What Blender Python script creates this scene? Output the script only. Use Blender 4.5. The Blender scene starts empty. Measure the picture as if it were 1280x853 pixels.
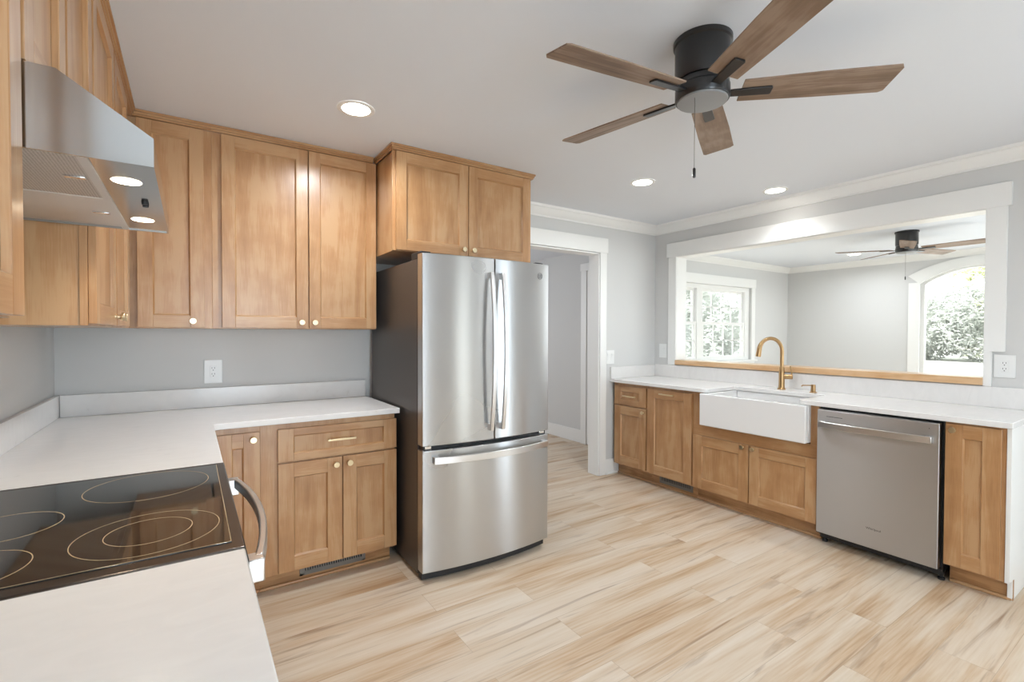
import bpy, bmesh, math, random
from mathutils import Vector, Matrix
random.seed(7)
SC = bpy.context.scene
COL = SC.collection
R = math.radians

# ------------------------------------------------------------------ camera
cam_d = bpy.data.cameras.new('camera')
cam = bpy.data.objects.new('camera', cam_d); COL.objects.link(cam)
_r = Vector((0.8317042272496962, -0.5552131940399332, 0.0025273580991190215))
_u = Vector((0.0073854053490512925, 0.015614639529540163, 0.9998508082810118))
_f = Vector((0.5551698246147893, 0.8315614783023189, -0.017087236196825138))
cam.matrix_world = Matrix(((_r.x, _u.x, -_f.x, 0), (_r.y, _u.y, -_f.y, 0), (_r.z, _u.z, -_f.z, 1.3518), (0, 0, 0, 1)))
cam_d.sensor_width = 36; cam_d.lens = 36 * 602.584 / 1280; cam_d.clip_start = .02; cam_d.clip_end = 300
SC.camera = cam

# ------------------------------------------------------------------ world, lights, exposure
SC.view_settings.view_transform = 'Standard'; SC.view_settings.look = 'None'
SC.view_settings.exposure = 0.30; SC.view_settings.gamma = 1; SC.view_settings.use_curve_mapping = False
W = bpy.data.worlds.new('sky'); SC.world = W; W.use_nodes = True
_bg = W.node_tree.nodes['Background']; _bg.inputs[0].default_value = (.93, .97, 1, 1); _bg.inputs[1].default_value = 3.0

def area(name, loc, rot, sx, sy, power, color=(1, 1, 1), spread=180):
    d = bpy.data.lights.new(name, 'AREA'); d.shape = 'RECTANGLE'; d.size = sx; d.size_y = sy
    d.energy = power; d.color = color; d.spread = R(spread)
    o = bpy.data.objects.new(name, d); COL.objects.link(o); o.location = loc; o.rotation_euler = rot
    return o
FILL_COLOR = (.70, .85, 1)
# area lamps added to lift kitchen, far room and hall beyond the sky's light
SOUTH = ((.02, 1.08), (2.48, 3.06), (3.52, 3.76))      # glazed patio door leaves behind the viewpoint; the first added, unseen, for its light
area('south_fill', (.55, -2.12, 1.1), (R(90), 0, 0), .96, 1.95, 41, FILL_COLOR)  # added lamp behind the viewpoint, clear of refrigerator reflections, lifting cabinets and splash
area('east_door_fill', (3.93, -1.02, 1.1), (R(90), 0, R(90)), .5, 1.95, 17, FILL_COLOR)  # lamp added in the east door to brighten left wall, splash and ceiling
area('far_room_fill', (6.3, .58, 1.2), (R(90), 0, 0), 2.9, 1.95, 13, FILL_COLOR)  # added lamp brightening the far room from an unseen, invented opening
area('hall_fill', (1.9, 6.35, 1.5), (R(-90), 0, 0), 1.2, 1.6, 26, (.88, .93, 1))  # added lamp brightening the hall; its end wall has no window
CAN_POWER = 8.0
_sun = bpy.data.lights.new('sun', 'SUN'); _sun.energy = 9.0; _sun.angle = R(2); _sun.color = (1, .97, .93)
_so = bpy.data.objects.new('sun', _sun); COL.objects.link(_so); _so.rotation_euler = Vector((.62, .02, -.78)).to_track_quat('-Z', 'Y').to_euler()

# ------------------------------------------------------------------ materials
def newmat(name):
    m = bpy.data.materials.new(name); m.use_nodes = True
    nt = m.node_tree; return m, nt, nt.nodes['Principled BSDF']
def lin(r, g, b):
    f = lambda c: (c / 255 / 12.92) if c / 255 <= .04045 else ((c / 255 + .055) / 1.055) ** 2.4
    return (f(r), f(g), f(b), 1)
def plain(name, col, rough=.5, metal=0, spec=.5, coat=0, bump=0, bscale=200):
    m, nt, p = newmat(name)
    p.inputs['Base Color'].default_value = col if len(col) == 4 else (*col, 1)
    p.inputs['Roughness'].default_value = rough; p.inputs['Metallic'].default_value = metal
    p.inputs['Specular IOR Level'].default_value = spec; p.inputs['Coat Weight'].default_value = coat
    n = nt.nodes.new('ShaderNodeTexNoise'); n.inputs['Scale'].default_value = bscale
    tc = nt.nodes.new('ShaderNodeTexCoord'); nt.links.new(tc.outputs['Object'], n.inputs['Vector'])
    if bump:
        b = nt.nodes.new('ShaderNodeBump'); b.inputs['Strength'].default_value = bump; b.inputs['Distance'].default_value = .001
        nt.links.new(n.outputs['Fac'], b.inputs['Height']); nt.links.new(b.outputs['Normal'], p.inputs['Normal'])
    return m
def ramp(nt, fac, stops):
    r = nt.nodes.new('ShaderNodeValToRGB'); e = r.color_ramp.elements
    while len(e) < len(stops): e.new(.5)
    for i, (pos, c) in enumerate(stops): e[i].position = pos; e[i].color = c
    nt.links.new(fac, r.inputs['Fac']); return r
def wood(name, dark, mid, light, rough=.36, across=9, along=.8, coat=.15, bump=.12):
    m, nt, p = newmat(name); L = nt.links.new
    uv = nt.nodes.new('ShaderNodeUVMap'); uv.uv_map = 'UVMap'
    mp = nt.nodes.new('ShaderNodeMapping'); mp.inputs['Scale'].default_value = (across, along, 1); L(uv.outputs['UV'], mp.inputs['Vector'])
    n1 = nt.nodes.new('ShaderNodeTexNoise'); n1.inputs['Scale'].default_value = 1.6; n1.inputs['Detail'].default_value = 4; n1.inputs['Distortion'].default_value = .9
    L(mp.outputs['Vector'], n1.inputs['Vector'])
    mp2 = nt.nodes.new('ShaderNodeMapping'); mp2.inputs['Scale'].default_value = (260, 9, 1); L(uv.outputs['UV'], mp2.inputs['Vector'])
    n2 = nt.nodes.new('ShaderNodeTexNoise'); n2.inputs['Scale'].default_value = 1; n2.inputs['Detail'].default_value = 3; L(mp2.outputs['Vector'], n2.inputs['Vector'])
    n3 = nt.nodes.new('ShaderNodeTexNoise'); n3.inputs['Scale'].default_value = 7; n3.inputs['Detail'].default_value = 3; L(uv.outputs['UV'], n3.inputs['Vector'])
    a = nt.nodes.new('ShaderNodeMath'); a.operation = 'MULTIPLY_ADD'; a.inputs[1].default_value = .35; L(n2.outputs['Fac'], a.inputs[0]); L(n1.outputs['Fac'], a.inputs[2])
    b = nt.nodes.new('ShaderNodeMath'); b.operation = 'MULTIPLY_ADD'; b.inputs[1].default_value = .45; L(n3.outputs['Fac'], b.inputs[0]); L(a.outputs[0], b.inputs[2])
    r = ramp(nt, b.outputs[0], [(.62, dark), (.88, mid), (1.0, light)])
    L(r.outputs['Color'], p.inputs['Base Color'])
    p.inputs['Roughness'].default_value = rough; p.inputs['Coat Weight'].default_value = coat; p.inputs['Coat Roughness'].default_value = .25
    bp = nt.nodes.new('ShaderNodeBump'); bp.inputs['Strength'].default_value = bump; bp.inputs['Distance'].default_value = .0006
    L(n2.outputs['Fac'], bp.inputs['Height']); L(bp.outputs['Normal'], p.inputs['Normal'])
    return m
def steel(name, col=(.56, .56, .56, 1), rough=.28, aniso=.9, horiz=True):
    m, nt, p = newmat(name); L = nt.links.new
    p.inputs['Base Color'].default_value = col; p.inputs['Metallic'].default_value = 1
    tc = nt.nodes.new('ShaderNodeTexCoord'); mp = nt.nodes.new('ShaderNodeMapping')
    mp.inputs['Scale'].default_value = (1.5, 1.5, 1.5)
    L(tc.outputs['Object'], mp.inputs['Vector'])
    n = nt.nodes.new('ShaderNodeTexNoise'); n.inputs['Scale'].default_value = 1; n.inputs['Detail'].default_value = 2; L(mp.outputs['Vector'], n.inputs['Vector'])
    mr = nt.nodes.new('ShaderNodeMapRange'); mr.inputs['To Min'].default_value = rough - .02; mr.inputs['To Max'].default_value = rough + .02
    L(n.outputs['Fac'], mr.inputs['Value']); L(mr.outputs['Result'], p.inputs['Roughness'])
    p.inputs['Anisotropic'].default_value = aniso
    tg = nt.nodes.new('ShaderNodeTangent'); tg.direction_type = 'RADIAL'; tg.axis = 'Z'; L(tg.outputs['Tangent'], p.inputs['Tangent'])
    p.inputs['Anisotropic Rotation'].default_value = .25
    return m
def emit(name, col, s):
    m, nt, p = newmat(name)
    p.inputs['Base Color'].default_value = (.9, .9, .9, 1); p.inputs['Emission Color'].default_value = col; p.inputs['Emission Strength'].default_value = s
    return m
def floor_mat():
    m, nt, p = newmat('oak_plank_flooring'); L = nt.links.new
    tc = nt.nodes.new('ShaderNodeTexCoord')
    br = nt.nodes.new('ShaderNodeTexBrick'); br.offset = .37; br.offset_frequency = 2; br.squash = 1
    for k, v in (('Color1', (0, 0, 0, 1)), ('Color2', (1, 1, 1, 1)), ('Mortar', (.5, .5, .5, 1))): br.inputs[k].default_value = v
    for k, v in (('Scale', 1), ('Mortar Size', .0009), ('Mortar Smooth', .1), ('Bias', 0), ('Brick Width', 1.22), ('Row Height', .18)): br.inputs[k].default_value = v
    L(tc.outputs['Object'], br.inputs['Vector'])
    sep = nt.nodes.new('ShaderNodeSeparateColor'); L(br.outputs['Color'], sep.inputs[0])
    rnd = sep.outputs[0]
    off = nt.nodes.new('ShaderNodeCombineXYZ')
    mu = nt.nodes.new('ShaderNodeMath'); mu.operation = 'MULTIPLY'; mu.inputs[1].default_value = 37; L(rnd, mu.inputs[0]); L(mu.outputs[0], off.inputs[2]); L(mu.outputs[0], off.inputs[0])
    def layer(sx, sy, detail, dist):
        mp = nt.nodes.new('ShaderNodeMapping'); mp.inputs['Scale'].default_value = (sx, sy, 1); L(tc.outputs['Object'], mp.inputs['Vector'])
        ad = nt.nodes.new('ShaderNodeVectorMath'); ad.operation = 'ADD'; L(mp.outputs['Vector'], ad.inputs[0]); L(off.outputs[0], ad.inputs[1])
        n = nt.nodes.new('ShaderNodeTexNoise'); n.inputs['Scale'].default_value = 1; n.inputs['Detail'].default_value = detail; n.inputs['Distortion'].default_value = dist
        L(ad.outputs[0], n.inputs['Vector']); return n.outputs['Fac']
    big = layer(.85, 9, 3, .6); fine = layer(4, 95, 4, .2); knot = layer(1.5, 19, 5, 1.0)
    a = nt.nodes.new('ShaderNodeMath'); a.operation = 'MULTIPLY_ADD'; a.inputs[1].default_value = .42; L(fine, a.inputs[0]); L(big, a.inputs[2])
    b = nt.nodes.new('ShaderNodeMath'); b.operation = 'MULTIPLY_ADD'; b.inputs[1].default_value = .10; L(rnd, b.inputs[0]); L(a.outputs[0], b.inputs[2])
    c1 = ramp(nt, b.outputs[0], [(.48, lin(180, 143, 106)), (.64, lin(203, 175, 144)), (.78, lin(214, 194, 170)), (1.0, lin(223, 208, 190))])
    kr = ramp(nt, knot, [(.58, (0, 0, 0, 1)), (.76, (1, 1, 1, 1))])
    mx = nt.nodes.new('ShaderNodeMix'); mx.data_type = 'RGBA'; mx.blend_type = 'MIX'
    km = nt.nodes.new('ShaderNodeMath'); km.operation = 'MULTIPLY'; km.inputs[1].default_value = .72; L(kr.outputs['Color'], km.inputs[0])
    L(km.outputs[0], mx.inputs['Factor']); L(c1.outputs['Color'], mx.inputs['A']); mx.inputs['B'].default_value = lin(134, 96, 64)
    m2 = nt.nodes.new('ShaderNodeMix'); m2.data_type = 'RGBA'; m2.blend_type = 'MIX'
    mf = nt.nodes.new('ShaderNodeMath'); mf.operation = 'MULTIPLY'; mf.inputs[1].default_value = .45; L(br.outputs['Fac'], mf.inputs[0])
    L(mf.outputs[0], m2.inputs['Factor']); L(mx.outputs['Result'], m2.inputs['A']); m2.inputs['B'].default_value = lin(140, 108, 78)
    L(m2.outputs['Result'], p.inputs['Base Color'])
    p.inputs['Roughness'].default_value = .42
    bp = nt.nodes.new('ShaderNodeBump'); bp.inputs['Strength'].default_value = .08; bp.inputs['Distance'].default_value = .001
    L(fine, bp.inputs['Height']); L(bp.outputs['Normal'], p.inputs['Normal'])
    return m
def quartz_mat():
    m, nt, p = newmat('white_quartz'); L = nt.links.new
    tc = nt.nodes.new('ShaderNodeTexCoord')
    mp = nt.nodes.new('ShaderNodeMapping'); mp.inputs['Scale'].default_value = (9, 22, 9); mp.inputs['Rotation'].default_value = (0, 0, .5); L(tc.outputs['Object'], mp.inputs['Vector'])
    n = nt.nodes.new('ShaderNodeTexNoise'); n.inputs['Scale'].default_value = 1; n.inputs['Detail'].default_value = 5; n.inputs['Distortion'].default_value = 1.4; L(mp.outputs['Vector'], n.inputs['Vector'])
    r = ramp(nt, n.outputs['Fac'], [(.25, lin(224, 220, 216)), (.33, lin(233, 230, 227)), (.7, lin(237, 234, 231))])
    L(r.outputs['Color'], p.inputs['Base Color']); p.inputs['Roughness'].default_value = .22
    return m
def glass_mat():
    m = bpy.data.materials.new('window_glass'); m.use_nodes = True; nt = m.node_tree; L = nt.links.new
    nt.nodes.remove(nt.nodes['Principled BSDF'])
    t = nt.nodes.new('ShaderNodeBsdfTransparent'); g = nt.nodes.new('ShaderNodeBsdfGlossy'); g.inputs['Roughness'].default_value = .03
    t.inputs[0].default_value = (.95, .97, .96, 1)
    mx = nt.nodes.new('ShaderNodeMixShader'); mx.inputs[0].default_value = .06
    L(t.outputs[0], mx.inputs[1]); L(g.outputs[0], mx.inputs[2]); L(mx.outputs[0], nt.nodes['Material Output'].inputs[0])
    return m
def mesh_filter_mat():
    m, nt, p = newmat('perforated_steel'); L = nt.links.new
    tc = nt.nodes.new('ShaderNodeTexCoord'); v = nt.nodes.new('ShaderNodeTexVoronoi'); v.inputs['Scale'].default_value = 190; v.inputs['Randomness'].default_value = .15
    L(tc.outputs['Object'], v.inputs['Vector'])
    r = ramp(nt, v.outputs['Distance'], [(.22, (.34, .33, .32, 1)), (.40, (.62, .61, .60, 1))]); L(r.outputs['Color'], p.inputs['Base Color'])
    p.inputs['Metallic'].default_value = .9; p.inputs['Roughness'].default_value = .42
    return m
def leaf_mat(name, a, b):
    m, nt, p = newmat(name); L = nt.links.new
    tc = nt.nodes.new('ShaderNodeTexCoord'); n = nt.nodes.new('ShaderNodeTexNoise'); n.inputs['Scale'].default_value = 1.1; n.inputs['Detail'].default_value = 5
    L(tc.outputs['Object'], n.inputs['Vector']); r = ramp(nt, n.outputs['Fac'], [(.35, a), (.65, b)]); L(r.outputs['Color'], p.inputs['Base Color'])
    p.inputs['Roughness'].default_value = .7
    tr = nt.nodes.new('ShaderNodeBsdfTranslucent'); L(r.outputs['Color'], tr.inputs[0]); mx = nt.nodes.new('ShaderNodeMixShader'); mx.inputs[0].default_value = .45
    L(p.outputs[0], mx.inputs[1]); L(tr.outputs[0], mx.inputs[2]); L(mx.outputs[0], nt.nodes['Material Output'].inputs[0])
    return m
MAPLE = wood('maple_cabinet_wood', lin(162, 115, 71), lin(181, 135, 90), lin(191, 150, 107), rough=.36, across=7, coat=.55)
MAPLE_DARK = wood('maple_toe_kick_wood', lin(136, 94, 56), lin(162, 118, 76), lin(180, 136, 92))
OAK = wood('oak_ledge_wood', lin(192, 146, 98), lin(212, 168, 122), lin(222, 184, 142), rough=.3, coat=.4)
BLADE = wood('driftwood_fan_blade', lin(98, 77, 60), lin(130, 106, 86), lin(148, 126, 108), rough=.5, across=16, along=1.2, coat=0)
STEEL = steel('brushed_stainless_steel')
STEEL_SM = steel('satin_stainless_handle', (.74, .73, .72, 1), .3, 0)
STEEL_DW = steel('warm_brushed_stainless_steel', (.53, .525, .52, 1), .42)
STEEL_HOOD = plain('hood_stainless_steel', (.50, .49, .47), .15, 1)
STEEL_DULL = plain('dull_hood_steel', (.72, .70, .68), .5, .9)
BRASS = plain('champagne_brass', lin(226, 208, 172), .3, 1)
BRASS_F = plain('brushed_gold', lin(182, 148, 106), .28, 1)
WALL = plain('warm_grey_wall_paint', lin(214, 213, 211), .6, 0, .3, 0, .15, 240)
CEIL = plain('white_ceiling_paint', lin(228, 231, 236), .8, 0, .2, 0, .1, 120)
TRIM = plain('white_trim_paint', lin(240, 239, 236), .35, 0, .4)
PLASTIC = plain('white_plastic', lin(238, 238, 236), .3)
CERAMIC = plain('white_fireclay', lin(240, 238, 236), .12, 0, .5, .4)
BLACKM = plain('black_metal', (.012, .011, .011), .32, 0, .5, .2)
DARK = plain('black_plastic', (.015, .015, .016), .5)
BODY = plain('dark_grey_appliance_side', lin(92, 86, 82), .38, .6)
GLASSTOP = plain('black_ceramic_glass', (.008, .008, .008), .06, 0, .6, .5)
RINGM = plain('burner_ring_print', lin(196, 170, 130), .35)
LENS_OFF = plain('frosted_fan_lens', lin(136, 136, 136), .35, 0, .5)
CANL = emit('recessed_light_lens', (1, .96, .88, 1), 25)
HOODL = emit('hood_light_lens', (1, .88, .66, 1), 12)
QUARTZ = quartz_mat(); FLOOR = floor_mat(); GLASS = glass_mat(); FILTER = mesh_filter_mat()
INK = plain('dark_print', (.03, .03, .03), .5)
CHROME = plain('polished_chrome', (.8, .8, .8), .08, 1)
GRILLE = plain('grey_metal_grille', lin(128, 124, 118), .45, .6)
GROUND = plain('pale_concrete', lin(200, 199, 196), .9, 0, .2, 0, .2, 8)
BARK = plain('bark', lin(120, 108, 98), .9)
LEAF_A = leaf_mat('grey_green_foliage', lin(170, 173, 166), lin(214, 216, 212))
LEAF_B = leaf_mat('yellow_green_foliage', lin(192, 197, 150), lin(218, 219, 184))

# ------------------------------------------------------------------ mesh helpers
def ident(u, v, w): return (u, v, w)
def facing_back(Y): return lambda u, v, w: (u, Y - w, v)      # fronts that look to -Y
def facing_right(X): return lambda u, v, w: (X - w, u, v)     # fronts that look to -X
def facing_left(X): return lambda u, v, w: (X + w, u, v)      # fronts that look to +X
class MB:
    def __init__(s):
        s.bm = bmesh.new(); s.uv = s.bm.loops.layers.uv.new('UVMap')
    def face(s, pts, uvs=None, smooth=True):
        f = s.bm.faces.new([s.bm.verts.new(p) for p in pts]); f.smooth = smooth
        if uvs:
            for l, q in zip(f.loops, uvs): l[s.uv].uv = q
        return f
    def box(s, u0, u1, v0, v1, w0, w1, m=ident, grain='v'):
        if u0 > u1: u0, u1 = u1, u0
        if v0 > v1: v0, v1 = v1, v0
        if w0 > w1: w0, w1 = w1, w0
        c = [(u, v, w) for u in (u0, u1) for v in (v0, v1) for w in (w0, w1)]
        vs = [s.bm.verts.new(m(*p)) for p in c]
        ox, oy = random.uniform(0, 30), random.uniform(0, 30)
        for q in ((0, 1, 3, 2), (4, 6, 7, 5), (0, 4, 5, 1), (2, 3, 7, 6), (0, 2, 6, 4), (1, 5, 7, 3)):
            f = s.bm.faces.new([vs[i] for i in q]); f.smooth = True
            for l, i in zip(f.loops, q):
                u, v, w = c[i]
                if grain == 'v': l[s.uv].uv = (ox + u + w, oy + v)
                elif grain == 'u': l[s.uv].uv = (ox + v + w, oy + u)
                else: l[s.uv].uv = (ox + u + v, oy + w)
        return s
    def prism(s, poly, vec, grain=None):
        """poly: list of 3-D points (planar), extruded by vec"""
        vec = Vector(vec); n = len(poly)
        a = [s.bm.verts.new(p) for p in poly]; b = [s.bm.verts.new(Vector(p) + vec) for p in poly]
        fs = [s.bm.faces.new(a), s.bm.faces.new(list(reversed(b)))]
        for i in range(n):
            j = (i + 1) % n
            fs.append(s.bm.faces.new((a[j], a[i], b[i], b[j])))
        g = (vec if grain is None else Vector(grain)).normalized()
        ox, oy = random.uniform(0, 30), random.uniform(0, 30)
        for f in fs:
            f.smooth = True
            for l in f.loops:
                p = l.vert.co; t = p - g * p.dot(g)
                l[s.uv].uv = (ox + t.x + t.y + t.z, oy + p.dot(g))
        return s
    def lathe(s, prof, u, v, m=ident, n=28):
        """prof: (radius, w) pairs turned about the w axis through (u, v)"""
        rings = []
        for r, w in prof:
            if r < 1e-6: rings.append([s.bm.verts.new(m(u, v, w))])
            else: rings.append([s.bm.verts.new(m(u + r * math.cos(2 * math.pi * k / n), v + r * math.sin(2 * math.pi * k / n), w)) for k in range(n)])
        for A, B in zip(rings, rings[1:]):
            for k in range(n):
                a0 = A[k % len(A)]; a1 = A[(k + 1) % len(A)]; b0 = B[k % len(B)]; b1 = B[(k + 1) % len(B)]
                q = []
                for x in (a0, a1, b1, b0):
                    if x not in q: q.append(x)
                if len(q) > 2:
                    f = s.bm.faces.new(q); f.smooth = True
        return s
    def tube(s, pts, rad, n=14, cap=True):
        pts = [Vector(p) for p in pts]; rad = rad if isinstance(rad, (list, tuple)) else [rad] * len(pts)
        t = (pts[1] - pts[0]).normalized(); up = Vector((0, 0, 1)) if abs(t.z) < .9 else Vector((1, 0, 0))
        nx = t.cross(up).normalized(); rings = []
        for i, p in enumerate(pts):
            t = (pts[min(i + 1, len(pts) - 1)] - pts[max(i - 1, 0)]).normalized()
            nx = (nx - t * nx.dot(t)).normalized(); ny = t.cross(nx)
            rings.append([s.bm.verts.new(p + (nx * math.cos(2 * math.pi * k / n) + ny * math.sin(2 * math.pi * k / n)) * rad[i]) for k in range(n)])
        for A, B in zip(rings, rings[1:]):
            for k in range(n):
                f = s.bm.faces.new((A[k], A[(k + 1) % n], B[(k + 1) % n], B[k])); f.smooth = True
        if cap:
            s.bm.faces.new(rings[0]); s.bm.faces.new(list(reversed(rings[-1])))
        return s
    def bar(s, pts, side, hw, hh):
        """rectangular bar swept along pts; side = unit vector of its width"""
        pts = [Vector(p) for p in pts]; side = Vector(side); rings = []
        for i, p in enumerate(pts):
            t = (pts[min(i + 1, len(pts) - 1)] - pts[max(i - 1, 0)]).normalized(); ny = t.cross(side).normalized()
            rings.append([s.bm.verts.new(p + side * a * hw + ny * b * hh) for a, b in ((-1, -1), (1, -1), (1, 1), (-1, 1))])
        for A, B in zip(rings, rings[1:]):
            for k in range(4):
                f = s.bm.faces.new((A[k], A[(k + 1) % 4], B[(k + 1) % 4], B[k])); f.smooth = True
        s.bm.faces.new(rings[0]); s.bm.faces.new(list(reversed(rings[-1])))
        return s
WORLD = {}
def obj(name, mb, mat, parent=None, bevel=0, label=None, seg=2):
    bmesh.ops.recalc_face_normals(mb.bm, faces=mb.bm.faces)
    me = bpy.data.meshes.new(name)
    off = WORLD[parent.name] if parent else None
    if off is None:   # origin at the base centre of the mesh
        xs = [v.co for v in mb.bm.verts]
        off2 = Vector(((min(c.x for c in xs) + max(c.x for c in xs)) / 2, (min(c.y for c in xs) + max(c.y for c in xs)) / 2, min(c.z for c in xs)))
        off = off2; loc = off2
    else: loc = Vector((0, 0, 0))
    bmesh.ops.translate(mb.bm, verts=mb.bm.verts, vec=-off)
    mb.bm.to_mesh(me); mb.bm.free()
    me.set_sharp_from_angle(angle=R(32))
    me.materials.append(mat)
    o = bpy.data.objects.new(name, me); COL.objects.link(o); o.location = loc
    if parent: o.parent = parent
    WORLD[o.name] = Vector(off)
    if bevel:
        b = o.modifiers.new('bevel', 'BEVEL'); b.width = bevel; b.segments = seg; b.limit_method = 'ANGLE'; b.angle_limit = R(40); b.harden_normals = False
    if label: o['label'] = label
    return o
def tag(o, label, cat, group=None):
    o['label'] = label; o['category'] = cat
    if group: o['group'] = group
    return o
def thing(name, loc, label, cat, group=None):
    o = bpy.data.objects.new(name, None); COL.objects.link(o); o.location = loc; o.empty_display_size = .1
    WORLD[o.name] = Vector(loc); return tag(o, label, cat, group)
def struct(name, mb, mat, bevel=0, parent=None):
    o = obj(name, mb, mat, parent, bevel); o['kind'] = 'structure'; return o
def cutwall(axis, p0, p1, a0, a1, z0, z1, holes):
    """a wall slab with rectangular holes (b0, b1, c0, c1)"""
    mb = MB()
    as_ = sorted({a0, a1, *[h[0] for h in holes], *[h[1] for h in holes]}); zs = sorted({z0, z1, *[h[2] for h in holes], *[h[3] for h in holes]})
    for i in range(len(as_) - 1):
        run = None
        for j in range(len(zs) - 1):
            ca, cz = (as_[i] + as_[i + 1]) / 2, (zs[j] + zs[j + 1]) / 2
            if any(h[0] < ca < h[1] and h[2] < cz < h[3] for h in holes): continue
            if axis == 'x': mb.box(p0, p1, as_[i], as_[i + 1], zs[j], zs[j + 1])
            else: mb.box(as_[i], as_[i + 1], p0, p1, zs[j], zs[j + 1])
    bmesh.ops.remove_doubles(mb.bm, verts=mb.bm.verts, dist=1e-5)
    dead = {}
    for f in mb.bm.faces: dead.setdefault(tuple(sorted(v.index for v in f.verts)), []).append(f)
    mb.bm.verts.index_update(); dead = {}
    for f in mb.bm.faces: dead.setdefault(tuple(sorted(v.index for v in f.verts)), []).append(f)
    bmesh.ops.delete(mb.bm, geom=[f for k in dead.values() if len(k) > 1 for f in k], context='FACES')
    return mb

# ------------------------------------------------------------------ the room
XL, XR, YB, ZC = -.575, 3.994, 3.324, 2.44
XF, YF, YS, YFS = 8.35, 4.17, -2.2, .50
struct('floor', MB().box(-.75, XR + .15, YS - .15, 6.6, -.1, 0).box(XR + .15, XF + .15, YFS - .15, YF + .15, -.1, 0), FLOOR)
struct('ceiling', MB().box(XL - .13, XR + .13, YS - .13, YFS, ZC, ZC + .1).box(XL - .13, XR + .06, YFS, YB + .06, ZC, ZC + .1), CEIL)
struct('ceiling_far', MB().box(XR + .06, XF + .13, YFS - .13, YF + .13, ZC, ZC + .1), CEIL)
struct('ceiling_hall', MB().box(.8, XR + .13, YB + .06, 6.6, 2.35, 2.44), CEIL)
struct('wall_left', MB().box(XL - .13, XL, YS - .13, YB + .126, 0, ZC), WALL)
struct('wall_back', cutwall('y', YB, YB + .126, XL, XR, 0, ZC, [(2.08, 3.202, 0, 2.1)]), WALL)
struct('wall_right', cutwall('x', XR, XR + .13, YS, YB + .126, 0, ZC, [(.836, 3.055, 1.043, 2.1), (-1.32, -.72, .03, 2.15)]), WALL)
struct('wall_hall', MB().box(XR, XR + .13, YB + .126, 6.6, 0, ZC), WALL)
struct('wall_hall_left', MB().box(.8, .93, YB + .126, 6.6, 0, ZC), WALL)
struct('wall_hall_end', MB().box(.93, XR, 6.47, 6.6, 0, ZC), WALL)
struct('wall_south', cutwall('y', YS - .13, YS, XL, XR + .13, 0, ZC, [(a, b, .03, 2.15) for a, b in SOUTH]), WALL)
struct('wall_far_south', cutwall('y', YFS - .13, YFS, XR + .13, XF, 0, ZC, [(4.8, 7.8, .03, 2.15)]), WALL)  # opening invented out of view, serves the far room's added lamp
struct('wall_far_north', cutwall('y', YF, YF + .13, XR + .13, XF + .13, 0, ZC, [(4.98, 7.24, .95, 2.05)]), WALL)
# far east wall with the arched opening
AY, AHW, AZ, ARISE = 1.80, .61, 2.035, .2
def arch(hw, zs, rise, n=24, yc=AY):
    rad = (hw * hw + rise * rise) / (2 * rise); zc = zs + rise - rad; a = math.asin(hw / rad)
    return [(yc + rad * math.sin(-a + 2 * a * k / n), zc + rad * math.cos(-a + 2 * a * k / n)) for k in range(n + 1)]
mb = MB()
mb.box(XF, XF + .13, YFS - .13, AY - AHW, 0, ZC); mb.box(XF, XF + .13, AY + AHW, YF + .13, 0, ZC)
pts = arch(AHW, AZ, ARISE)
for (y0, z0), (y1, z1) in zip(pts, pts[1:]):
    mb.prism([(XF, y0, z0), (XF, y1, z1), (XF, y1, ZC), (XF, y0, ZC)], (.13, 0, 0))
struct('wall_far_east', mb, WALL)

# crown mouldings
CP = [(0, 2.353), (.010, 2.353), (.013, 2.364), (.030, 2.376), (.056, 2.405), (.064, 2.418), (.074, 2.421), (.080, 2.44), (0, 2.44)]
def crown(name, wall, a0, a1):
    mb = MB(); ax, p, sgn = wall
    if ax == 'y': mb.prism([(a0, p + sgn * d, z) for d, z in CP], (a1 - a0, 0, 0))
    else: mb.prism([(p + sgn * d, a0, z) for d, z in CP], (0, a1 - a0, 0))
    struct(name, mb, TRIM)
crown('trim_1', ('y', YB, -1), 1.99, XR)
crown('trim_2', ('x', XR, -1), YS, YB)
crown('trim_3', ('y', YF, -1), XR + .13, XF)
crown('trim_4', ('x', XF, -1), YFS, YF)
crown('trim_5', ('x', XR + .13, 1), YFS, YF)
# doorway casing and lining
mb = MB()
mb.box(3.202, 3.284, 3.304, YB, 0, 2.105); mb.box(1.99, 2.08, 3.304, YB, 0, 2.105)
mb.box(1.975, 3.297, 3.300, YB, 2.105, 2.242)
mb.box(3.190, 3.203, 3.316, YB + .128, 0, 2.1); mb.box(2.079, 2.092, 3.316, YB + .128, 0, 2.1); mb.box(2.079, 3.203, 3.316, YB + .128, 2.09, 2.1)
struct('trim_6', mb, TRIM, .002)
# pass-through casing and lining
mb = MB()
mb.box(3.974, XR, 3.055, 3.145, 1.037, 2.103); mb.box(3.974, XR, .745, .838, 1.247, 2.103); mb.box(3.974, XR, .802, .838, 1.037, 1.247)
mb.box(3.970, XR, .728, 3.166, 2.103, 2.242)
mb.box(3.984, XR + .14, .826, .839, 1.088, 2.1); mb.box(3.984, XR + .14, 3.052, 3.065, 1.088, 2.1); mb.box(3.984, XR + .14, .826, 3.065, 2.098, 2.11)
struct('trim_7', mb, TRIM, .002)
# baseboards
struct('baseboard_back', MB().box(3.284, 3.47, 3.308, YB, 0, .142).box(3.284, 3.47, 3.296, 3.308, 0, .018), TRIM, .003)
struct('baseboard_right', MB().box(XR - .016, XR, -.70, .598, 0, .142).box(XR - .016, XR, YS, -1.34, 0, .142), TRIM, .003)
struct('baseboard_hall', MB().box(3.978, XR, 4.43, 6.47, 0, .155), TRIM, .003)
struct('baseboard_far', MB().box(XR + .13, XF, YF - .016, YF, 0, .14).box(XF - .016, XF, 2.54, YF - .016, 0, .14), TRIM, .003)
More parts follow.
